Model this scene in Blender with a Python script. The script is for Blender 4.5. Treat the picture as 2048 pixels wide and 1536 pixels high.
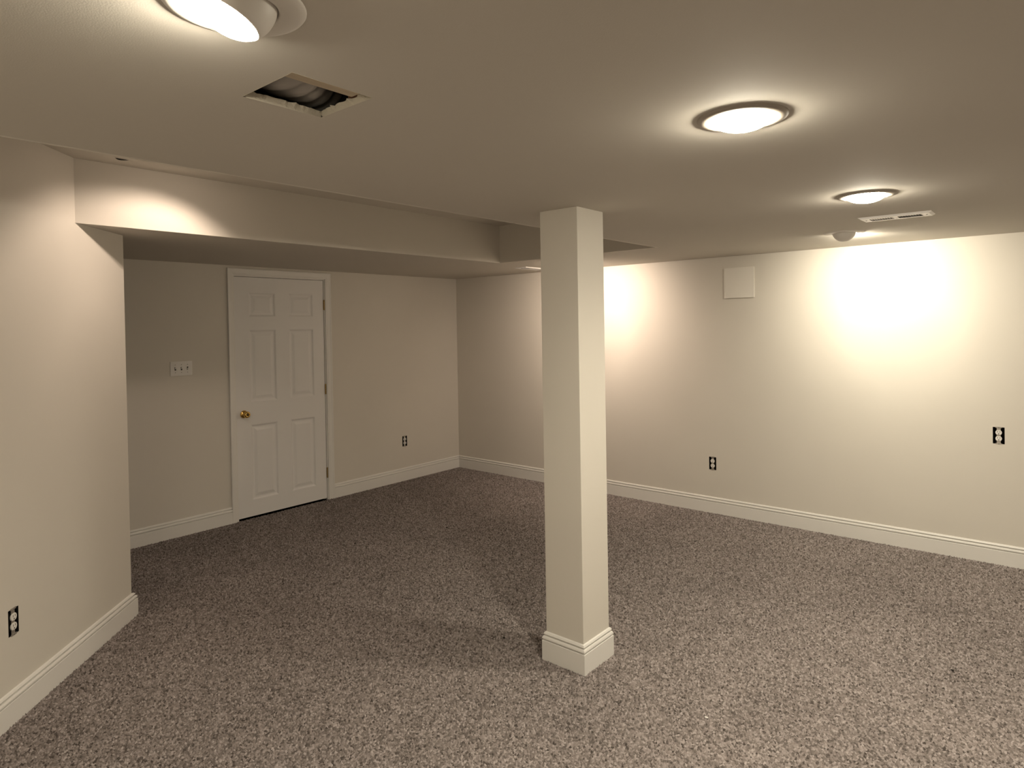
import bpy, bmesh, math, random
import numpy as np
from mathutils import Vector, Matrix

for o in list(bpy.data.objects):
    bpy.data.objects.remove(o, do_unlink=True)
scene = bpy.context.scene
COL = scene.collection
random.seed(7)

# ------------------------------------------------------------------ camera
cam_data = bpy.data.cameras.new('camera')
cam = bpy.data.objects.new('camera', cam_data)
COL.objects.link(cam)
cam_data.sensor_fit = 'HORIZONTAL'
cam_data.sensor_width = 36.0
cam_data.lens = 1295.54 * 36.0 / 2048.0
cam_data.shift_x = (1024 - 1036.87) / 2048.0
cam_data.shift_y = (667.13 - 768) / 2048.0
cam_data.clip_start = 0.02
R_ = Vector((0.7656198, 0.64308138, -0.01651261))
U_ = Vector((0.00457656, 0.02022319, 0.99978502))
F_ = Vector((-0.64327706, 0.76553077, -0.01254018))
m = Matrix((R_, U_, -F_)).transposed().to_4x4()
m.translation = Vector((5.2678, -5.1831, 1.5951))
cam.matrix_world = m
scene.camera = cam

# ------------------------------------------------------------------ world, exposure
world = bpy.data.worlds.new('world')
scene.world = world
world.use_nodes = True
world.node_tree.nodes['Background'].inputs[0].default_value = (0, 0, 0, 1)
world.node_tree.nodes['Background'].inputs[1].default_value = 0.0
vs = scene.view_settings
vs.view_transform = 'Standard'
vs.look = 'None'
vs.gamma = 1.0
vs.use_curve_mapping = False
vs.exposure = 0.93
POWER = 1.0                        # common factor on every lamp of the room
WARM = (1.0, 0.90, 0.72)           # ordinary warm flood bulbs
PINK = (1.0, 0.80, 0.64)           # slightly rosier bulb

# ------------------------------------------------------------------ dimensions (metres)
H = 2.1314          # main ceiling
H2 = 2.4463         # ceiling inside the tray recess
SX, NX, YE = 1.5835, 3.0625, -1.0289   # recess: far face, near face, end face
RY0 = -5.95         # recess start (behind the angled wall)
EX, EY = 1.2691, -3.8293               # free end of the angled wall
XR, YR = 8.6, -7.2                     # rear walls, behind the camera
S2 = math.sqrt(0.5)

# ------------------------------------------------------------------ helpers
def newmesh(name, verts, faces, mat=None, parent=None, smooth=False, loc=None):
    me = bpy.data.meshes.new(name)
    me.from_pydata([tuple(v) for v in verts], [], faces)
    me.validate()
    me.update()
    if smooth:
        for p in me.polygons:
            p.use_smooth = True
    return link(name, me, mat, parent, loc)

def link(name, me, mat=None, parent=None, loc=None):
    o = bpy.data.objects.new(name, me)
    COL.objects.link(o)
    if mat is not None and me is not None and not me.materials:
        me.materials.append(mat)
    if parent is not None:
        o.parent = parent
    if loc is not None:
        o.location = loc
    return o

def from_bm(name, bm, mat=None, parent=None, smooth=False, loc=None, normals=True):
    if normals:
        bmesh.ops.recalc_face_normals(bm, faces=bm.faces[:])
    me = bpy.data.meshes.new(name)
    bm.to_mesh(me)
    bm.free()
    if smooth:
        for p in me.polygons:
            p.use_smooth = True
    return link(name, me, mat, parent, loc)

def empty(name, loc=(0, 0, 0), rot=None):
    o = bpy.data.objects.new(name, None)
    o.empty_display_size = 0.05
    COL.objects.link(o)
    o.location = loc
    if rot is not None:
        o.rotation_euler = rot
    return o

def tag(o, label=None, cat=None, group=None, kind=None):
    if label: o['label'] = label
    if cat: o['category'] = cat
    if group: o['group'] = group
    if kind: o['kind'] = kind
    return o

def bm_box(bm, lo, hi, bevel=0.0):
    vs_ = [bm.verts.new((x, y, z)) for x in (lo[0], hi[0]) for y in (lo[1], hi[1]) for z in (lo[2], hi[2])]
    idx = [(0, 1, 3, 2), (4, 6, 7, 5), (0, 4, 5, 1), (2, 3, 7, 6), (0, 2, 6, 4), (1, 5, 7, 3)]
    fs = [bm.faces.new([vs_[i] for i in f]) for f in idx]
    if bevel > 0:
        es = list({e for f in fs for e in f.edges})
        bmesh.ops.bevel(bm, geom=es, offset=bevel, segments=2, affect='EDGES', profile=0.7)

def box(name, lo, hi, mat, parent=None, bevel=0.0, smooth=False):
    bm = bmesh.new()
    bm_box(bm, lo, hi, bevel)
    return from_bm(name, bm, mat, parent, smooth)

def bm_lathe(bm, prof, n=40, M=None, close=False):
    """revolve (r, z) about local z"""
    rings = []
    for r, z in prof:
        ring = []
        if r < 1e-6:
            v = bm.verts.new((0, 0, z)); ring = [v] * n
        else:
            for i in range(n):
                a = 2 * math.pi * i / n
                ring.append(bm.verts.new((r * math.cos(a), r * math.sin(a), z)))
        rings.append(ring)
    if close:
        rings.append(rings[0])
    for a, b in zip(rings, rings[1:]):
        for i in range(n):
            j = (i + 1) % n
            q = []
            for v in (a[i], a[j], b[j], b[i]):
                if v not in q: q.append(v)
            if len(q) > 2:
                bm.faces.new(q)
    if M is not None:
        bmesh.ops.transform(bm, matrix=M, verts=bm.verts[:])

def lathe(name, prof, mat, parent=None, n=40, M=None, close=False, loc=None, smooth=True):
    bm = bmesh.new()
    bm_lathe(bm, prof, n, M, close)
    return from_bm(name, bm, mat, parent, smooth, loc)

def panel(name, us, vs_, holes, P, thick, mat, parent=None):
    """flat wall/ceiling slab made of grid cells; holes = list of (u0,u1,v0,v1) left open.
    P(u, v, d) -> point, d = depth behind the visible face"""
    us = sorted({round(u, 5) for u in list(us) + [h[i] for h in holes for i in (0, 1)]})
    vs_ = sorted({round(v, 5) for v in list(vs_) + [h[i] for h in holes for i in (2, 3)]})
    bm = bmesh.new()
    grid = {}
    def V(i, j):
        if (i, j) not in grid:
            grid[(i, j)] = bm.verts.new(P(us[i], vs_[j], 0))
        return grid[(i, j)]
    for i in range(len(us) - 1):
        for j in range(len(vs_) - 1):
            cu, cv = (us[i] + us[i + 1]) / 2, (vs_[j] + vs_[j + 1]) / 2
            if any(h[0] < cu < h[1] and h[2] < cv < h[3] for h in holes):
                continue
            bm.faces.new([V(i, j), V(i + 1, j), V(i + 1, j + 1), V(i, j + 1)])
    if thick > 0:
        off = Vector(P(us[0], vs_[0], thick)) - Vector(P(us[0], vs_[0], 0))
        res = bmesh.ops.extrude_face_region(bm, geom=bm.faces[:], use_keep_orig=True)
        nv = [g for g in res['geom'] if isinstance(g, bmesh.types.BMVert)]
        bmesh.ops.translate(bm, vec=off, verts=nv)
    return from_bm(name, bm, mat, parent)

# ------------------------------------------------------------------ materials
def mat_new(name):
    mt = bpy.data.materials.new(name)
    mt.use_nodes = True
    nt = mt.node_tree
    return mt, nt, nt.nodes['Principled BSDF']

def simple(name, col, rough=0.5, metal=0.0, spec=0.5):
    mt, nt, b = mat_new(name)
    b.inputs['Base Color'].default_value = (*col, 1)
    b.inputs['Roughness'].default_value = rough
    b.inputs['Metallic'].default_value = metal
    b.inputs['Specular IOR Level'].default_value = spec
    return mt

def paint(name, col, rough, bump_scale, bump, var=0.03, spec=0.3):
    """rolled wall paint: slight mottling and orange-peel relief"""
    mt, nt, b = mat_new(name)
    N = nt.nodes; L = nt.links
    tc = N.new('ShaderNodeTexCoord')
    n1 = N.new('ShaderNodeTexNoise'); n1.inputs['Scale'].default_value = 2.3; n1.inputs['Detail'].default_value = 3
    L.new(tc.outputs['Object'], n1.inputs['Vector'])
    mr = N.new('ShaderNodeMapRange')
    mr.inputs['To Min'].default_value = 1 - var; mr.inputs['To Max'].default_value = 1 + var
    L.new(n1.outputs['Fac'], mr.inputs['Value'])
    mul = N.new('ShaderNodeVectorMath'); mul.operation = 'SCALE'
    mul.inputs[0].default_value = col
    L.new(mr.outputs['Result'], mul.inputs['Scale'])
    L.new(mul.outputs['Vector'], b.inputs['Base Color'])
    n2 = N.new('ShaderNodeTexNoise'); n2.inputs['Scale'].default_value = bump_scale; n2.inputs['Detail'].default_value = 4
    L.new(tc.outputs['Object'], n2.inputs['Vector'])
    bp = N.new('ShaderNodeBump'); bp.inputs['Strength'].default_value = bump; bp.inputs['Distance'].default_value = 0.002
    L.new(n2.outputs['Fac'], bp.inputs['Height'])
    L.new(bp.outputs['Normal'], b.inputs['Normal'])
    b.inputs['Roughness'].default_value = rough
    b.inputs['Specular IOR Level'].default_value = spec
    return mt

M_WALL = paint('wall_paint', (0.70, 0.665, 0.60), 0.62, 260, 0.12)
M_CEIL = paint('ceiling_paint', (0.605, 0.572, 0.512), 0.85, 320, 0.12, 0.02, 0.15)
M_TRIM = paint('trim_gloss_paint', (0.80, 0.785, 0.75), 0.35, 90, 0.03, 0.01, 0.5)
M_DOOR = paint('door_paint', (0.80, 0.79, 0.775), 0.42, 140, 0.05, 0.015, 0.45)
M_PANEL = paint('panel_paint', (0.80, 0.77, 0.71), 0.5, 200, 0.06, 0.02, 0.35)
M_PLATE = simple('white_plate_plastic', (0.82, 0.80, 0.77), 0.35)
M_RECEPT = simple('receptacle_plastic', (0.80, 0.78, 0.74), 0.4)
M_BLACK = simple('black_box_plastic', (0.008, 0.007, 0.007), 0.6, 0, 0.2)
M_DARK = simple('dark_crumb_and_shade', (0.02, 0.018, 0.016), 0.8, 0, 0.1)  # near-black for dark crumbs and for shade put into slots and hollows
M_YOKE = simple('zinc_strap', (0.55, 0.52, 0.47), 0.4, 0.8)
M_BRASS = simple('polished_brass', (0.78, 0.52, 0.16), 0.16, 1.0)
M_HINGE = simple('aged_brass', (0.36, 0.25, 0.10), 0.35, 1.0)
M_VENT = simple('white_enamel_steel', (0.90, 0.885, 0.86), 0.4)
M_FIXT = simple('fixture_white_enamel', (0.72, 0.69, 0.64), 0.45)
M_RING = simple('shade_darkened_trim', (0.36, 0.32, 0.27), 0.5)  # ring colour darkened to imitate the shading beside the lit bulb
M_GYPSUM = paint('broken_gypsum', (0.52, 0.48, 0.40), 0.95, 130, 0.9, 0.12, 0.1)
M_FOIL = simple('duct_wrap', (0.45, 0.43, 0.40), 0.45, 0.35)
M_SCREW = simple('screw_steel', (0.35, 0.33, 0.30), 0.4, 0.9)

def wood(name, c1, c2):
    mt, nt, b = mat_new(name)
    N = nt.nodes; L = nt.links
    tc = N.new('ShaderNodeTexCoord')
    mp = N.new('ShaderNodeMapping'); mp.inputs['Scale'].default_value = (40, 3, 40)
    L.new(tc.outputs['Object'], mp.inputs['Vector'])
    n1 = N.new('ShaderNodeTexNoise'); n1.inputs['Scale'].default_value = 1.5; n1.inputs['Detail'].default_value = 6
    L.new(mp.outputs['Vector'], n1.inputs['Vector'])
    cr = N.new('ShaderNodeValToRGB')
    cr.color_ramp.elements[0].color = (*c1, 1); cr.color_ramp.elements[1].color = (*c2, 1)
    cr.color_ramp.elements[0].position = 0.35; cr.color_ramp.elements[1].position = 0.65
    L.new(n1.outputs['Fac'], cr.inputs['Fac'])
    L.new(cr.outputs['Color'], b.inputs['Base Color'])
    b.inputs['Roughness'].default_value = 0.8
    return mt
M_WOOD = wood('joist_pine', (0.50, 0.42, 0.31), (0.62, 0.54, 0.41))
M_WOODRED = wood('subfloor_board', (0.16, 0.075, 0.045), (0.24, 0.12, 0.07))

def emitter(name, col, strength):
    mt = bpy.data.materials.new(name)
    mt.use_nodes = True
    nt = mt.node_tree
    nt.nodes.clear()
    out = nt.nodes.new('ShaderNodeOutputMaterial')
    em = nt.nodes.new('ShaderNodeEmission')
    em.inputs['Color'].default_value = (*col, 1)
    em.inputs['Strength'].default_value = strength
    nt.links.new(em.outputs[0], out.inputs[0])
    return mt
BULB = 120.0
M_BULB = emitter('lit_bulb_warm', WARM, BULB * POWER)
M_BULBP = emitter('lit_bulb_rosy', PINK, BULB * POWER)
M_BULBS = emitter('lit_bulb_deep_set', PINK, 12.0 * POWER)

def carpet(name, use_attr):
    mt, nt, b = mat_new(name)
    N = nt.nodes; L = nt.links
    tc = N.new('ShaderNodeTexCoord')
    # large soft wear / vacuum mottling
    n1 = N.new('ShaderNodeTexNoise'); n1.inputs['Scale'].default_value = 1.7; n1.inputs['Detail'].default_value = 4
    L.new(tc.outputs['Object'], n1.inputs['Vector'])
    mr = N.new('ShaderNodeMapRange')
    mr.inputs['From Min'].default_value = 0.3; mr.inputs['From Max'].default_value = 0.7
    mr.inputs['To Min'].default_value = 0.92; mr.inputs['To Max'].default_value = 1.06
    L.new(n1.outputs['Fac'], mr.inputs['Value'])
    cr = N.new('ShaderNodeValToRGB')
    cr.color_ramp.elements[0].color = (0.088, 0.075, 0.068, 1)
    cr.color_ramp.elements[1].color = (0.455, 0.405, 0.39, 1)
    e = cr.color_ramp.elements.new(0.5); e.color = (0.26, 0.226, 0.211, 1)
    if use_attr:
        at = N.new('ShaderNodeAttribute'); at.attribute_name = 'tone'; at.attribute_type = 'GEOMETRY'
        L.new(at.outputs['Fac'], cr.inputs['Fac'])
    else:
        v = N.new('ShaderNodeTexVoronoi'); v.inputs['Scale'].default_value = 95
        L.new(tc.outputs['Object'], v.inputs['Vector'])
        sp = N.new('ShaderNodeSeparateColor')
        L.new(v.outputs['Color'], sp.inputs['Color'])
        L.new(sp.outputs[0], cr.inputs['Fac'])
        bp = N.new('ShaderNodeBump'); bp.inputs['Strength'].default_value = 0.8; bp.inputs['Distance'].default_value = 0.006
        bp.invert = True
        L.new(v.outputs['Distance'], bp.inputs['Height'])
        L.new(bp.outputs['Normal'], b.inputs['Normal'])
    mul = N.new('ShaderNodeVectorMath'); mul.operation = 'SCALE'
    L.new(cr.outputs['Color'], mul.inputs[0])
    L.new(mr.outputs['Result'], mul.inputs['Scale'])
    L.new(mul.outputs['Vector'], b.inputs['Base Color'])
    b.inputs['Roughness'].default_value = 1.0
    b.inputs['Specular IOR Level'].default_value = 0.0
    return mt
M_CARPET = carpet('carpet_backing', False)
M_PILE = carpet('carpet_yarn', True)

# ------------------------------------------------------------------ setting: floor
floor = newmesh('floor', [(0, YR, -0.005), (XR, YR, -0.005), (XR, 0, -0.005), (0, 0, -0.005),
                          (0, YR, -0.08), (XR, YR, -0.08), (XR, 0, -0.08), (0, 0, -0.08)],
                [(0, 1, 2, 3), (7, 6, 5, 4), (0, 4, 5, 1), (1, 5, 6, 2), (2, 6, 7, 3), (3, 7, 4, 0)], M_CARPET)
tag(floor, 'grey-brown speckled wall-to-wall carpet floor', 'floor', kind='structure')

def carpet_pile():
    rng = np.random.default_rng(3)
    sp = 0.0105
    nx, ny = int(6.6 / sp), int(5.6 / sp)
    gx, gy = np.meshgrid(np.arange(nx) * sp, -np.arange(ny) * sp, indexing='ij')
    x = gx.ravel() + rng.uniform(-.45, .45, gx.size) * sp + 0.004
    y = gy.ravel() + rng.uniform(-.45, .45, gx.size) * sp - 0.004
    # keep inside the room: right of the angled wall line, in front of the two straight walls
    side = (x - EX) * S2 + (y - EY) * S2
    keep = (x > 0.004) & (y < -0.004) & ((side > 0.006) | ((x < EX) & (y > -5.3)))
    keep &= ~((x > 3.37) & (x < 3.585) & (y > -2.755) & (y < -2.535))
    x, y = x[keep], y[keep]
    n = x.size
    s = rng.uniform(.0052, .0078, n)
    h = rng.uniform(.0055, .0095, n)
    a = rng.uniform(0, math.pi, n)
    ax = rng.normal(0, .0022, n); ay = rng.normal(0, .0022, n)
    co = np.empty((n, 5, 3), np.float32)
    el = rng.uniform(.75, 1.3, n)
    for k in range(4):
        t = a + k * math.pi / 2
        q = s * (el if k % 2 == 0 else 1 / el)
        co[:, k, 0] = x + q * np.cos(t); co[:, k, 1] = y + q * np.sin(t); co[:, k, 2] = -.006
    co[:, 4, 0] = x + ax; co[:, 4, 1] = y + ay; co[:, 4, 2] = -.005 + h
    base = (np.arange(n, dtype=np.int32) * 5)[:, None, None]
    tri = np.array([[0, 1, 4], [1, 2, 4], [2, 3, 4], [3, 0, 4]], np.int32)[None]
    idx = (base + tri).reshape(-1)
    me = bpy.data.meshes.new('carpet_pile')
    me.vertices.add(n * 5); me.vertices.foreach_set('co', co.reshape(-1))
    me.loops.add(idx.size); me.loops.foreach_set('vertex_index', idx)
    me.polygons.add(idx.size // 3)
    me.polygons.foreach_set('loop_start', np.arange(0, idx.size, 3, dtype=np.int32))
    me.polygons.foreach_set('use_smooth', np.ones(idx.size // 3, bool))
    me.update(calc_edges=True)
    tone = np.clip(rng.normal(.5, .24, n), 0, 1)
    att = me.attributes.new('tone', 'FLOAT', 'POINT')
    att.data.foreach_set('value', np.repeat(tone, 5).astype(np.float32))
    o = link('carpet_pile', me, M_PILE, floor)
    tag(o, 'short twisted grey-brown carpet yarn', kind='stuff')
carpet_pile()

# ------------------------------------------------------------------ setting: walls
T = 0.11
# outlet openings (half sizes) : width .062, height .108
OUT_W, OUT_H = 0.062, 0.108
out_right = [(4.9485, 0.833), (3.016, 0.412)]
out_back = (-0.789, 0.407)
out_left = 0.947     # distance from the free end along the angled wall
# door wall
DY0, DY1, DT = -2.5784, -1.7235, 2.045
wall_back = panel('wall_back', [YR, 0], [-0.006, H + .02],
                  [(DY0 - .018, DY1 + .018, -0.006, DT + .018),
                   (out_back[0] - OUT_W / 2, out_back[0] + OUT_W / 2, out_back[1] - OUT_H / 2, out_back[1] + OUT_H / 2)],
                  lambda u, v, d: (-d, u, v), T, M_WALL)
tag(wall_back, 'beige back wall with the white panelled door', 'wall', kind='structure')
wall_right = panel('wall_right', [-T, XR], [-0.006, H + .02],
                   [(x - OUT_W / 2, x + OUT_W / 2, z - OUT_H / 2, z + OUT_H / 2) for x, z in out_right],
                   lambda u, v, d: (u, d, v), T, M_WALL)
tag(wall_right, 'long beige wall washed by the ceiling spotlights', 'wall', kind='structure')
# angled wall: t runs from the free end towards the camera
LLEN = (EY - YR) / S2
def PL(t, z, d):
    return (EX + S2 * t - S2 * d, EY - S2 * t - S2 * d, z)
wall_left = panel('wall_left', [0, LLEN], [-0.006, H2 + .02],
                  [(out_left - OUT_W / 2, out_left + OUT_W / 2, 0.405 - OUT_H / 2, 0.405 + OUT_H / 2)],
                  PL, 0.075, M_WALL)
tag(wall_left, 'beige angled wall in the left foreground', 'wall', kind='structure')
wall_hall = box('wall_hall', (EX - .1, YR, -.006), (EX, EY - .0005, H + .02), M_WALL)
tag(wall_hall, 'beige hallway wall behind the angled wall', 'wall', kind='structure')
wall_hall_end = box('wall_hall_end', (-T, -5.8, -.006), (EX - .1, -5.7, H + .02), M_WALL)
tag(wall_hall_end, 'beige end wall closing the side hallway', 'wall', kind='structure')
wall_rear = box('wall_rear', (EX, YR - T, -.006), (XR + T, YR, H2 + .02), M_WALL)
tag(wall_rear, 'beige wall behind the photographer', 'wall', kind='structure')
wall_east = box('wall_east', (XR, YR, -.006), (XR + T, T, H + .02), M_WALL)
tag(wall_east, 'beige wall at the far right, out of the picture', 'wall', kind='structure')

# ------------------------------------------------------------------ setting: ceiling with tray recess and a cut-out
HX0, HX1, HY0, HY1 = 3.829, 4.0385, -4.4405, -4.235
ceiling = panel('ceiling', [-T, XR], [YR, T],
                [(SX, NX, RY0, YE), (HX0, HX1, HY0, HY1)],
                lambda u, v, d: (u, v, H + d), 0.013, M_CEIL)
tag(ceiling, 'flat beige plasterboard ceiling with a long tray recess', 'ceiling', kind='structure')
def quadbox(name, lo, hi, mat, par):
    return box(name, lo, hi, mat, par)
quadbox('soffit_face', (SX - .013, RY0, H - .0002), (SX + .0008, YE + .013, H2 + .01), M_WALL, ceiling)
quadbox('soffit_face', (NX - .0008, RY0, H - .0002), (NX + .013, YE + .013, H2 + .01), M_WALL, ceiling)
quadbox('soffit_face', (SX, YE - .0008, H - .0002), (NX, YE + .013, H2 + .01), M_WALL, ceiling)
quadbox('soffit_face', (SX, RY0 - .013, H - .0002), (NX, RY0 + .0008, H2 + .01), M_WALL, ceiling)
recess_top = quadbox('recess_ceiling', (SX - .013, RY0 - .013, H2), (NX + .013, YE + .013, H2 + .013), M_CEIL, ceiling)
# lifted tape seam in the recess ceiling: the shade in the slit laid on as a dark sliver
bm = bmesh.new()
for i in range(8):
    t0, t1 = i / 8, (i + 1) / 8
    def lip(t, w, z):
        return (1.733 - .004 * t + w, -4.012 + .062 * t, z)
    wv0 = .032 * math.sin(math.pi * t0); wv1 = .032 * math.sin(math.pi * t1)
    v = [bm.verts.new(q) for q in (lip(t0, 0, H2 - .0008), lip(t1, 0, H2 - .0008), lip(t1, -wv1, H2 - .0012), lip(t0, -wv0, H2 - .0012))]
    bm.faces.new(v)
from_bm('tape_slit_shade', bm, M_DARK, ceiling)

# broken plasterboard edge around the cut-out
def ragged_edge():
    rnd = random.Random(5)
    bm = bmesh.new()
    per = []
    corners = [(HX0, HY0), (HX1, HY0), (HX1, HY1), (HX0, HY1)]
    inward = [(0, 1), (-1, 0), (0, -1), (1, 0)]
    # 0: y=HY0 side, 1: x=HX1, 2: y=HY1 (far), 3: x=HX0 (far)
    for k in range(4):
        a, b2 = corners[k], corners[(k + 1) % 4]
        n = 26
        rag = (.0025, .002, .007, .008)[k]
        for i in range(n):
            t = i / n
            e = min(1, 8 * t, 8 * (1 - t))
            w = e * rag * (.3 + rnd.random()) * (1.6 if rnd.random() > .85 else 1)
            px = a[0] + (b2[0] - a[0]) * t; py = a[1] + (b2[1] - a[1]) * t
            per.append((px, py, inward[k], w))
    N_ = len(per)
    lo = [bm.verts.new((q[0], q[1], H - .0006)) for q in per]
    md = [bm.verts.new((q[0] + q[2][0] * q[3] * .35, q[1] + q[2][1] * q[3] * .35, H + .006)) for q in per]
    tp = [bm.verts.new((q[0] + q[2][0] * q[3], q[1] + q[2][1] * q[3], H + .0135 + .002 * rnd.random())) for q in per]
    bk = [bm.verts.new((q[0] - q[2][0] * .004, q[1] - q[2][1] * .004, H + .0135)) for q in per]
    for i in range(N_):
        j = (i + 1) % N_
        for A, B in ((lo, md), (md, tp), (tp, bk)):
            bm.faces.new((A[i], A[j], B[j], B[i]))
    return from_bm('broken_edge', bm, M_GYPSUM, ceiling)
tag(ragged_edge(), 'ragged broken plasterboard edge of the ceiling cut-out')

# floor cavity above the cut-out: subfloor, joists, duct
def cavity():
    sub = box('subfloor', (3.2, -5.0, 2.40), (4.9, -3.6, 2.42), M_WOODRED, ceiling)
    j1 = box('ceiling_joist', (3.972, -5.0, H + .0145), (4.03, -4.245, 2.40), M_WOOD, None, .002)
    tag(j1, 'pale wooden joist seen along one side of the ceiling cut-out', 'joist')
    j2 = box('ceiling_joist', (3.46, -5.0, H + .0145), (3.498, -3.6, 2.40), M_WOOD, None, .002)
    tag(j2, 'wooden joist hidden deep in the dark beyond the duct above the cut-out', 'joist')
    # short blocking at the far end of the near joist, stained red-brown
    b_ = box('wood_block', (3.945, -4.236, H + .016), (4.03, -4.15, 2.40), M_WOODRED, None, .002)
    tag(b_, 'dark red-brown wooden block inside the ceiling cut-out', 'block')
    # side boards that close the bay
    box('bay_board', (3.2, -5.02, H + .0145), (4.9, -5.0, 2.42), M_WOODRED, ceiling)
    box('bay_board', (3.2, -3.6, H + .0145), (4.9, -3.58, 2.42), M_WOODRED, ceiling)
    box('bay_board', (3.18, -5.0, H + .0145), (3.2, -3.6, 2.42), M_WOODRED, ceiling)
    box('bay_board', (4.9, -5.0, H + .0145), (4.92, -3.6, 2.42), M_WOODRED, ceiling)
    # wrinkled flexible duct running across the bay
    bm = bmesh.new()
    n, mm = 90, 28
    A = Vector((3.975, -4.56, 2.265)); B = Vector((3.60, -3.95, 2.285))
    ax = (B - A).normalized(); sx = ax.cross(Vector((0, 0, 1))).normalized(); sz = sx.cross(ax)
    rings = []
    rnd = random.Random(2)
    for i in range(n + 1):
        t = i / n
        c = A.lerp(B, t) + Vector((0, 0, -.02 * math.sin(t * math.pi)))
        r = .088 + .005 * math.sin(t * 2 * math.pi * 16) + .004 * math.sin(t * 21)
        ring = []
        for k in range(mm):
            th = 2 * math.pi * k / mm
            rr = r * (1 + .05 * math.sin(3 * th + t * 9) + .02 * rnd.random())
            ring.append(bm.verts.new(c + sx * (rr * math.cos(th)) + sz * (rr * math.sin(th))))
        rings.append(ring)
    for a, b2 in zip(rings, rings[1:]):
        for k in range(mm):
            bm.faces.new((a[k], a[(k + 1) % mm], b2[(k + 1) % mm], b2[k]))
    d = from_bm('flexible_duct', bm, M_FOIL, None, True)
    tag(d, 'grey wrinkled flexible air duct inside the ceiling cut-out', 'duct')
cavity()

# ------------------------------------------------------------------ baseboards
PROF = [(0.0, -.004), (.016, -.004), (.016, .0900), (.0152, .0915), (.0055, .0922), (.0055, .0964), (.0145, .0972), (.0152, .0995),
        (.0148, .1040), (.0120, .1105), (.0105, .1120), (.0015, .1128), (.0015, .1187), (.0098, .1195), (.0098, .1215), (.0060, .1290), (.0, .1321)]
def sweep(bm, path, prof, closed=False):
    """path: list of (x, y) with the room on the LEFT of travel; profile pushed into the room"""
    n = len(path)
    rings = []
    for i in range(n):
        p = Vector(path[i])
        if closed:
            a = (p - Vector(path[i - 1])).normalized(); b = (Vector(path[(i + 1) % n]) - p).normalized()
        else:
            a = (p - Vector(path[i - 1])).normalized() if i > 0 else None
            b = (Vector(path[i + 1]) - p).normalized() if i < n - 1 else None
            a = a or b; b = b or a
        na = Vector((-a.y, a.x)); nb = Vector((-b.y, b.x))
        mit = (na + nb)
        mit = mit / max(.2, mit.length_squared) * 2
        rings.append([bm.verts.new((p.x + mit.x * d, p.y + mit.y * d, z)) for d, z in prof])
    k = len(prof)
    seq = list(zip(rings, rings[1:]))
    if closed: seq.append((rings[-1], rings[0]))
    for A, B in seq:
        for j in range(k - 1):
            bm.faces.new((A[j], B[j], B[j + 1], A[j + 1]))
    if not closed:
        bm.faces.new(rings[0]); bm.faces.new(rings[-1][::-1])

def baseboard(name, path, label, parent=None, closed=False):
    bm = bmesh.new()
    sweep(bm, path, PROF, closed)
    o = from_bm(name, bm, M_TRIM, parent)
    if label:
        tag(o, label, 'baseboard', kind='structure')
    return o
CASL, CASR = -2.637, -1.655      # outer edges of the door casing
baseboard('baseboard_right', [(XR, -.0004), (.0004, -.0004)][::1], 'white moulded baseboard along the bright right wall')
baseboard('baseboard_back', [(.0004, 0), (.0004, CASR)], 'white moulded baseboard from the door to the room corner')
baseboard('baseboard_hall', [(.0004, CASL), (.0004, -5.69)], 'white moulded baseboard left of the door casing')
baseboard('baseboard_left', [(EX + .0003, -5.69), (EX + .0003, EY), PL(LLEN - .05, 0, -.0004)[:2]],
          'white moulded baseboard along the angled left wall')

# ------------------------------------------------------------------ door
door = empty('door_1', (0, (DY0 + DY1) / 2, 0))
tag(door, 'white six-panel door with brass knob, closed', 'door', kind='structure')
DC = (DY0 + DY1) / 2
def dy(y): return y - DC
GAP = .0035
L0, L1 = dy(DY0) + GAP, dy(DY1) - GAP
Z0, Z1 = .013, DT - GAP
XF = -.006                       # face of the leaf sits just behind the wall face
PY = [(dy(-2.452), dy(-2.206)), (dy(-2.082), dy(-1.836))]
PZ = [(.148, .790), (.980, 1.596), (1.704, 1.914)]
rects = [(a, b, c, d) for (a, b) in PY for (c, d) in PZ]
leaf = panel('door_leaf', [L0, L1], [Z0, Z1], rects, lambda u, v, d: (XF - d, u, v), .035, M_DOOR, door)
def door_panel(a, b, c, d):
    bm = bmesh.new()
    steps = [(0, 0), (.006, -.0015), (.016, -.0085), (.024, -.0095), (.030, -.0090), (.052, -.0030), (.056, -.0026)]
    rings = []
    for ins, dep in steps:
        rings.append([bm.verts.new(q) for q in ((XF + dep, a + ins, c + ins), (XF + dep, b - ins, c + ins),
                                                (XF + dep, b - ins, d - ins), (XF + dep, a + ins, d - ins))])
    for A, B in zip(rings, rings[1:]):
        for k in range(4):
            bm.faces.new((A[k], A[(k + 1) % 4], B[(k + 1) % 4], B[k]))
    bm.faces.new(rings[-1])
    o = from_bm('door_panel', bm, M_DOOR, door, normals=False)
    return o
for rc in rects:
    door_panel(*rc)
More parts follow.
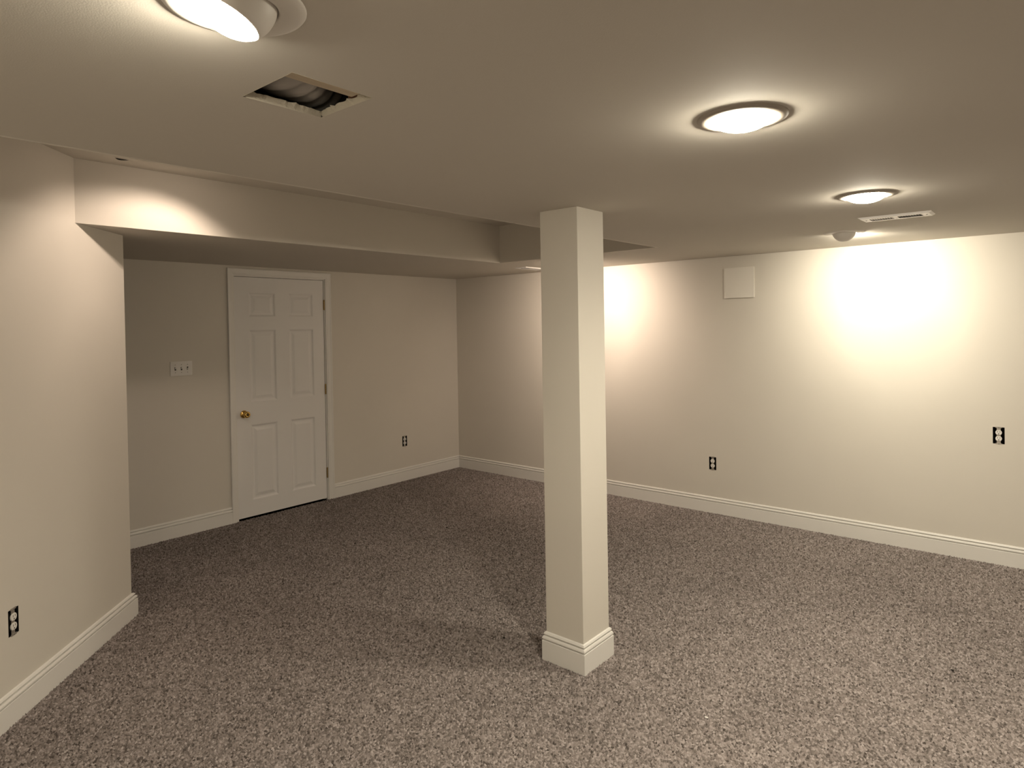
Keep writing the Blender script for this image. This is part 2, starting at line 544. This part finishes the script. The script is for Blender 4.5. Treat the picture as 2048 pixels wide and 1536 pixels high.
# knob: rose, neck, ball, lock button
kn = Matrix.Translation((XF, dy(-2.512), .886)) @ Matrix.Rotation(math.pi / 2, 4, 'Y')
knob = lathe('door_knob', [(0, .0), (.032, 0), (.0325, .004), (.029, .009), (.016, .012), (.0125, .018), (.0125, .030), (.019, .036),
                           (.0262, .045), (.0278, .053), (.0262, .061), (.021, .0665), (.0125, .069), (.0115, .0672), (.0115, .066)],
             M_BRASS, door, 40, kn)
tag(knob, 'polished brass round door knob')
lathe('lock_button', [(0, .0655), (.0112, .0655)], M_DARK, knob, 24, kn)
lathe('lock_button', [(0, .071), (.004, .071), (.005, .0695), (.005, .0655)], M_BRASS, knob, 20, kn)
for z in (1.815, 1.032, .25):
    bm = bmesh.new()
    for k in range(5):
        bm_box(bm, (XF - .002, dy(DY1) - .004, z - .045 + k * .018), (XF + .001, dy(DY1) + .004, z - .045 + k * .018 + .017))
    o = from_bm('hinge', bm, M_HINGE, door)
    kz = Matrix.Translation((XF + .008, dy(DY1) - .0005, z - .046))
    lathe('hinge_pin', [(0, -.003), (.003, -.002), (.0055, 0), (.0055, .0175), (.005, .018), (.0055, .0185), (.0055, .036), (.005, .0365), (.0055, .037),
                        (.0055, .0545), (.005, .055), (.0055, .0555), (.0055, .074), (.005, .0745), (.0055, .075), (.0055, .092), (.003, .095), (0, .096)], M_HINGE, o, 16, kz)
# jamb lining the opening, and a dark board standing in for the unlit space behind it
jb = bmesh.new()
bm_box(jb, (-T, dy(DY0) - .0178, -.004), (-.0005, dy(DY0), DT + .0178))
bm_box(jb, (-T, dy(DY1), -.004), (-.0005, dy(DY1) + .0178, DT + .0178))
bm_box(jb, (-T, dy(DY0), DT), (-.0005, dy(DY1), DT + .0178))
from_bm('door_jamb', jb, M_TRIM, door)
st = bmesh.new()
bm_box(st, (-.055, dy(DY0), -.004), (-.0425, dy(DY0) + .012, DT))
bm_box(st, (-.055, dy(DY1) - .012, -.004), (-.0425, dy(DY1), DT))
bm_box(st, (-.055, dy(DY0) + .012, DT - .012), (-.0425, dy(DY1) - .012, DT))
from_bm('door_stop', st, M_TRIM, door)
box('dark_gap_board', (-T - .012, dy(DY0) - .02, -.004), (-T - .002, dy(DY1) + .02, DT + .02), M_DARK, door)

# casing: moulded flat trim mitred round the opening
def casing():
    prof = [(0, 0), (0, .009), (.004, .0105), (.010, .0105), (.014, .0125), (.040, .0150), (.050, .0175), (.054, .0175), (.0570, .0150), (.0570, 0)]
    bm = bmesh.new()
    inL, inR, inT = DY0 - .002, DY1 + .010, DT + .008
    # (inner reveal edges) path of the inner edge; w grows outwards
    rows = []
    wL = (inL - CASL) / .0570; wR = (CASR - inR) / .0570
    for w, d in prof:
        rows.append([(d, inL - w * wL, -.004), (d, inL - w * wL, inT + w), (d, inR + w * wR, inT + w), (d, inR + w * wR, -.004)])
    vv = [[bm.verts.new(q) for q in r] for r in rows]
    for A, B in zip(vv, vv[1:]):
        for k in range(3):
            bm.faces.new((A[k], A[k + 1], B[k + 1], B[k]))
    o = from_bm('trim_1', bm, M_TRIM)
    tag(o, 'white moulded casing round the panelled door', 'door casing', kind='structure')
casing()

# ------------------------------------------------------------------ support column
CX0, CX1, CY0, CY1 = 3.371, 3.5834, -2.7533, -2.5357
colm = empty('support_column', ((CX0 + CX1) / 2, (CY0 + CY1) / 2, 0))
tag(colm, 'square cream boxed-in column with moulded white base', 'column')
mx, my = (CX0 + CX1) / 2, (CY0 + CY1) / 2
shaft = box('shaft', (CX0 - mx, CY0 - my, -.004), (CX1 - mx, CY1 - my, H), M_WALL, colm, .0018)
baseboard('base_trim', [(CX0 - mx - .0003, CY0 - my - .0003), (CX0 - mx - .0003, CY1 - my + .0003), (CX1 - mx + .0003, CY1 - my + .0003), (CX1 - mx + .0003, CY0 - my - .0003)],
          None, colm, True)

# ------------------------------------------------------------------ bare electrical outlets
def outlet(name, loc, rz, label):
    """local frame: x = out of the wall, y = along the wall, z up; origin at opening centre on the wall face"""
    root = empty(name, loc, (0, 0, rz))
    tag(root, label, 'outlet', 'bare outlets without cover plates')
    w, h, dp = OUT_W / 2 - .0008, OUT_H / 2 - .0008, .055
    bm = bmesh.new()
    o8 = [(.0004, -w, -h), (.0004, w, -h), (.0004, w, h), (.0004, -w, h), (-dp, -w, -h), (-dp, w, -h), (-dp, w, h), (-dp, -w, h)]
    v = [bm.verts.new(q) for q in o8]
    for f in ((0, 1, 5, 4), (1, 2, 6, 5), (2, 3, 7, 6), (3, 0, 4, 7), (4, 5, 6, 7)):
        bm.faces.new([v[i] for i in f])
    from_bm('electrical_box', bm, M_BLACK, root)
    # strap with ears above and below
    bm = bmesh.new()
    bm_box(bm, (-.0035, -.0105, -.052), (-.0015, .0105, .052), .0006)
    bm_box(bm, (-.0012, -.017, .0495), (.0008, .017, .0575), .0006)
    bm_box(bm, (-.0012, -.017, -.0575), (.0008, .017, -.0495), .0006)
    from_bm('mounting_strap', bm, M_YOKE, root)
    for s in (1, -1):
        lathe('strap_screw', [(0, .0028), (.0028, .0022), (.0034, .0008), (.0034, -.001)], M_SCREW, root, 14,
              Matrix.Translation((.0008, 0, s * .0525)) @ Matrix.Rotation(math.pi / 2, 4, 'Y'))
    box('receptacle_body', (-.03, -.0135, -.036), (-.0016, .0135, .036), M_DARK, root, .002)  # dark colour stands in for the shadow inside the box
    for s in (1, -1):
        bm = bmesh.new()
        pts = []
        for k in range(32):
            a = 2 * math.pi * k / 32
            pts.append((.0172 * math.cos(a), max(-.0140, min(.0140, .0172 * math.sin(a)))))
        zc = s * .0195
        lo = [bm.verts.new((-.0025, a, zc + b)) for a, b in pts]
        hi = [bm.verts.new((.0022, a, zc + b)) for a, b in pts]
        hi2 = [bm.verts.new((.0030, a * .94, zc + b * .94)) for a, b in pts]
        for k in range(32):
            j = (k + 1) % 32
            bm.faces.new((lo[k], lo[j], hi[j], hi[k])); bm.faces.new((hi[k], hi[j], hi2[j], hi2[k]))
        bm.faces.new(hi2)
        f = from_bm('receptacle_face', bm, M_RECEPT, root)
        bm = bmesh.new()
        bm_box(bm, (.0024, -.0075, zc + .0005), (.0033, -.0052, zc + .0095))
        bm_box(bm, (.0024, .0052, zc + .0012), (.0033, .0075, zc + .0088))
        bm_box(bm, (.0024, -.0026, zc - .0100), (.0033, .0026, zc - .0050))
        from_bm('slot', bm, M_DARK, f)
    return root
outlet('power_outlet', (out_right[0][0], 0, out_right[0][1]), -math.pi / 2, 'bare outlet set high on the right wall near the picture edge')
outlet('power_outlet', (out_right[1][0], 0, out_right[1][1]), -math.pi / 2, 'bare outlet low on the right wall below the square panel')
outlet('power_outlet', (0, out_back[0], out_back[1]), 0, 'bare outlet on the back wall between door and corner')
outlet('power_outlet', PL(out_left, .405, 0), math.pi / 4, 'bare outlet low on the angled left wall in the foreground')

# ------------------------------------------------------------------ three-gang switch
sw = empty('light_switch', (0, -3.0115, 1.3025))
tag(sw, 'white triple toggle switch plate left of the door', 'switch')
box('cover_plate', (0, -.082, -.056), (.006, .082, .056), M_PLATE, sw, .003)
for yy in (-.046, 0, .046):
    up = yy < .04
    bm = bmesh.new()
    bm_box(bm, (.0058, yy - .0055, -.0125), (.0064, yy + .0055, .0125))
    slot = from_bm('switch_slot', bm, M_DARK, sw)
    bm = bmesh.new()
    bm_box(bm, (.000, yy - .0042, -.006), (.017, yy + .0042, .006), .0012)
    bmesh.ops.rotate(bm, cent=(.002, yy, 0), matrix=Matrix.Rotation(math.radians(-24 if up else 24), 3, 'Y'), verts=bm.verts[:])
    from_bm('toggle', bm, M_PLATE, sw)
    for zz in (.030, -.030):
        lathe('plate_screw', [(0, .0018), (.0022, .0016), (.003, .0006), (.003, -.001)], M_SCREW, sw, 12,
              Matrix.Translation((.006, yy, zz)) @ Matrix.Rotation(math.pi / 2, 4, 'Y'))

# ------------------------------------------------------------------ square access panel on the right wall
ap = empty('access_panel', (3.2625, 0, 1.912))
tag(ap, 'plain square white cover panel high on the right wall', 'panel')
box('cover_board', (-.1225, -.014, -.123), (.1225, 0, .123), M_PANEL, ap, .0025)
bm = bmesh.new()
for lo, hi in (((-.1225, -.0158, -.123), (-.109, -.0135, .123)), ((.109, -.0158, -.123), (.1225, -.0135, .123)),
               ((-.109, -.0158, -.123), (.109, -.0135, -.1095)), ((-.109, -.0158, .1095), (.109, -.0135, .123))):
    bm_box(bm, lo, hi, .0008)
from_bm('rim', bm, M_PANEL, ap)

# ------------------------------------------------------------------ ceiling air registers
def register(loc, rz, label):
    root = empty('air_register', loc, (0, 0, rz))
    tag(root, label, 'vent', 'ceiling air registers')
    lx, ly, th = .165, .0745, .009
    banks = [(-.118, -.012), (.012, .118)]
    oy = .037
    bm = bmesh.new()
    us = [-lx, banks[0][0], banks[0][1], banks[1][0], banks[1][1], lx]
    ys = [-ly, -oy, oy, ly]
    def V(u, v):
        e = abs(u) > lx - 1e-6 or abs(v) > ly - 1e-6
        return (u, v, -.0005 if e else -th)
    # outer lip slopes up to the ceiling, middle field is flat
    ins = .012
    us2 = [-lx, -lx + ins] + us[1:-1] + [lx - ins, lx]
    ys2 = [-ly, -ly + ins, -oy, oy, ly - ins, ly]
    grid = [[bm.verts.new(V(u, v)) for v in ys2] for u in us2]
    for i in range(len(us2) - 1):
        for j in range(len(ys2) - 1):
            cu = (us2[i] + us2[i + 1]) / 2; cv = (ys2[j] + ys2[j + 1]) / 2
            if abs(cv) < oy and any(b[0] < cu < b[1] for b in banks):
                continue
            bm.faces.new((grid[i][j], grid[i + 1][j], grid[i + 1][j + 1], grid[i][j + 1]))
    res = bmesh.ops.extrude_face_region(bm, geom=bm.faces[:], use_keep_orig=True)
    bmesh.ops.translate(bm, vec=(0, 0, .0004), verts=[g for g in res['geom'] if isinstance(g, bmesh.types.BMVert)])
    from_bm('frame', bm, M_VENT, root)
    box('throat_shade_plate', (-.125, -.043, -.0006), (.125, .043, -.0002), M_DARK, root)  # dark plate stands in for the shade up inside the duct
    sl = None
    for bi, (b0, b1) in enumerate(banks):
        n = 9
        ang = math.radians(-38 if bi == 0 else 38)
        hw = .0024 if bi == 0 else .0042
        for k in range(n):
            xc = b0 + (k + .5) * (b1 - b0) / n
            bm = bmesh.new()
            bm_box(bm, (-hw, -oy, -.0005), (hw, oy, .0005))
            bmesh.ops.rotate(bm, cent=(0, 0, 0), matrix=Matrix.Rotation(ang, 3, 'Y'), verts=bm.verts[:])
            from_bm('slat', bm, M_VENT, root, loc=(xc, 0, -.0058))
    for s in (-1, 1):
        lathe('screw', [(0, -.0022), (.003, -.0018), (.0042, -.0004), (.0042, .001)], M_SCREW, root, 14,
              Matrix.Translation((s * .138, 0, -th)))
    return root
register((4.607, -1.332, H), 0, 'white slotted ceiling air register beside the downlights')
register((1.446, -.435, H), math.pi / 2, 'white ceiling air register near the corner, half hidden by the column')

# ------------------------------------------------------------------ ceiling lamps
def aim_matrix(d):
    d = Vector(d).normalized()
    return d.to_track_quat('-Z', 'Y').to_matrix().to_4x4()

def add_spot(root, loc, d, watts, size, blend, col, radius):
    ld = bpy.data.lights.new('lamp_glow', 'SPOT')
    ld.energy = watts * POWER
    ld.color = col
    ld.spot_size = math.radians(size)
    ld.spot_blend = blend
    ld.shadow_soft_size = radius
    o = bpy.data.objects.new('lamp_beam', ld)
    COL.objects.link(o)
    o.parent = root
    o.matrix_local = Matrix.Translation(loc) @ aim_matrix(d)
    return o

def trim_ring(root, ro, ri, mat=None):
    lathe('trim_ring', [(ri, .004), (ri, -.004), (ri + .003, -.0075), (ri + .010, -.0085), (ro - .012, -.0075), (ro - .003, -.0045), (ro, -.0005), (ro, .004)],
          mat or M_FIXT, root, 56, None, True)

def eyeball(x, y, z, aim, watts, label, mat, col, size=105, blend=.9):
    """swivelling eyeball spotlight: flange, half ball with an opening, frosted flood bulb in the opening"""
    root = empty('eyeball_spotlight', (x, y, z))
    tag(root, label, 'ceiling light', 'recessed ceiling lamps')
    trim_ring(root, .113, .068)
    aim = Vector(aim).normalized()
    R = .0675
    c = Vector((0, 0, .010))
    A = Matrix.Translation(c) @ aim_matrix(aim)     # local -Z is the beam axis
    prof = []
    op = math.radians(57)                            # half opening of the ball
    for k in range(27):
        a = op + (math.pi * .92 - op) * k / 26
        prof.append((R * math.sin(a), -R * math.cos(a)))
    prof = [(R * .95 * math.sin(op), -R * math.cos(op) + .012), (R * .97 * math.sin(op), -R * math.cos(op) - .001)] + prof
    lathe('eyeball', prof, M_FIXT, root, 48, A)
    br = R * math.sin(op) * .97
    z0 = -R * math.cos(op)
    bp_ = [(br, z0 + .006)]
    for k in range(1, 9):
        a = k / 8 * math.pi / 2
        bp_.append((br * math.cos(a), z0 + .004 - .024 * math.sin(a)))
    b = lathe('flood_bulb', bp_, mat, root, 40, A)
    tag(b, 'glowing frosted flood bulb')
    add_spot(root, c + aim * (R * math.cos(op) + .027), aim, watts, size, blend, col, .035)
    return root

def downlight(x, y, z, watts, label, mat, col, tilt=(0, 0, -1)):
    root = empty('recessed_downlight', (x, y, z))
    tag(root, label, 'ceiling light', 'recessed ceiling lamps')
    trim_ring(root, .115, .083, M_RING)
    lathe('stepped_baffle', [(.083, -.003), (.081, .0), (.079, .0005), (.078, .002)], M_FIXT, root, 48)
    pr = [(.0785, .002)]
    for k in range(1, 10):
        a = k / 9 * math.pi / 2
        pr.append((.0785 * math.cos(a), .002 - .036 * math.sin(a)))
    b = lathe('flood_bulb', pr, mat, root, 48)
    tag(b, 'glowing frosted flood bulb')
    add_spot(root, Vector((0, 0, -.042)), tilt, watts, 165, .75, col, .05)
    return root

eyeball(4.225, -4.655, H, (-.195, -.359, -.91), 25, 'eyeball spotlight cut by the top edge, nearest the ceiling hole', M_BULB, WARM, 140, 1)
downlight(4.625, -3.49, H, 20, 'large glowing round downlight, the nearer of the two', M_BULB, WARM)
downlight(4.622, -2.075, H, 20, 'glowing round downlight next to the slotted air register', M_BULB, WARM)
eyeball(4.245, -.85, H, (.12, .80, -.50), 42, 'eyeball spotlight turned to the right wall, its back to us', M_BULB, WARM, 140, 1)
eyeball(2.13, -.85, H, (-.22, .75, -.55), 38, 'eyeball spotlight hidden behind the column, lighting the right wall', M_BULBP, PINK, 140, 1)
eyeball(2.05, -3.66, H2, (-.38, -.22, -.90), 14, 'eyeball spotlight up in the tray recess, lighting its far face', M_BULBS, PINK, 123, .5)
downlight(6.75, -2.075, H, 22, 'unseen round downlight added out of the picture to the right', M_BULB, WARM)  # assumed lamp, added to light the foreground carpet
downlight(5.70, -6.20, H, 36, 'unseen round downlight added behind the photographer', M_BULB, WARM)  # added lamp, placed and strengthened to brighten the column and foreground

# ------------------------------------------------------------------ bits on the carpet
def fleck(x, y, s, label, mat):
    bm = bmesh.new()
    bmesh.ops.create_icosphere(bm, subdivisions=1, radius=s)
    rnd = random.Random(int(x * 1000))
    for v in bm.verts:
        v.co *= .7 + .6 * rnd.random()
        v.co.z *= .5
        v.co.x *= 1.4
    o = from_bm('carpet_crumb', bm, mat, None, loc=(x, y, .0035))
    tag(o, label, 'crumb', 'crumbs on the carpet')
fleck(1.526, -1.65, .008, 'tiny dark crumb on the carpet in front of the corner', M_DARK)
fleck(1.256, -2.326, .006, 'tiny dark crumb on the carpet in front of the door', M_DARK)
fleck(3.079, -2.733, .006, 'dark crumb on the carpet just left of the column base', M_DARK)
fleck(4.161, -2.727, .005, 'tiny white crumb on the carpet in the foreground', M_PLATE)
fleck(4.879, -1.708, .006, 'tiny dark crumb on the carpet at the right picture edge', M_DARK)
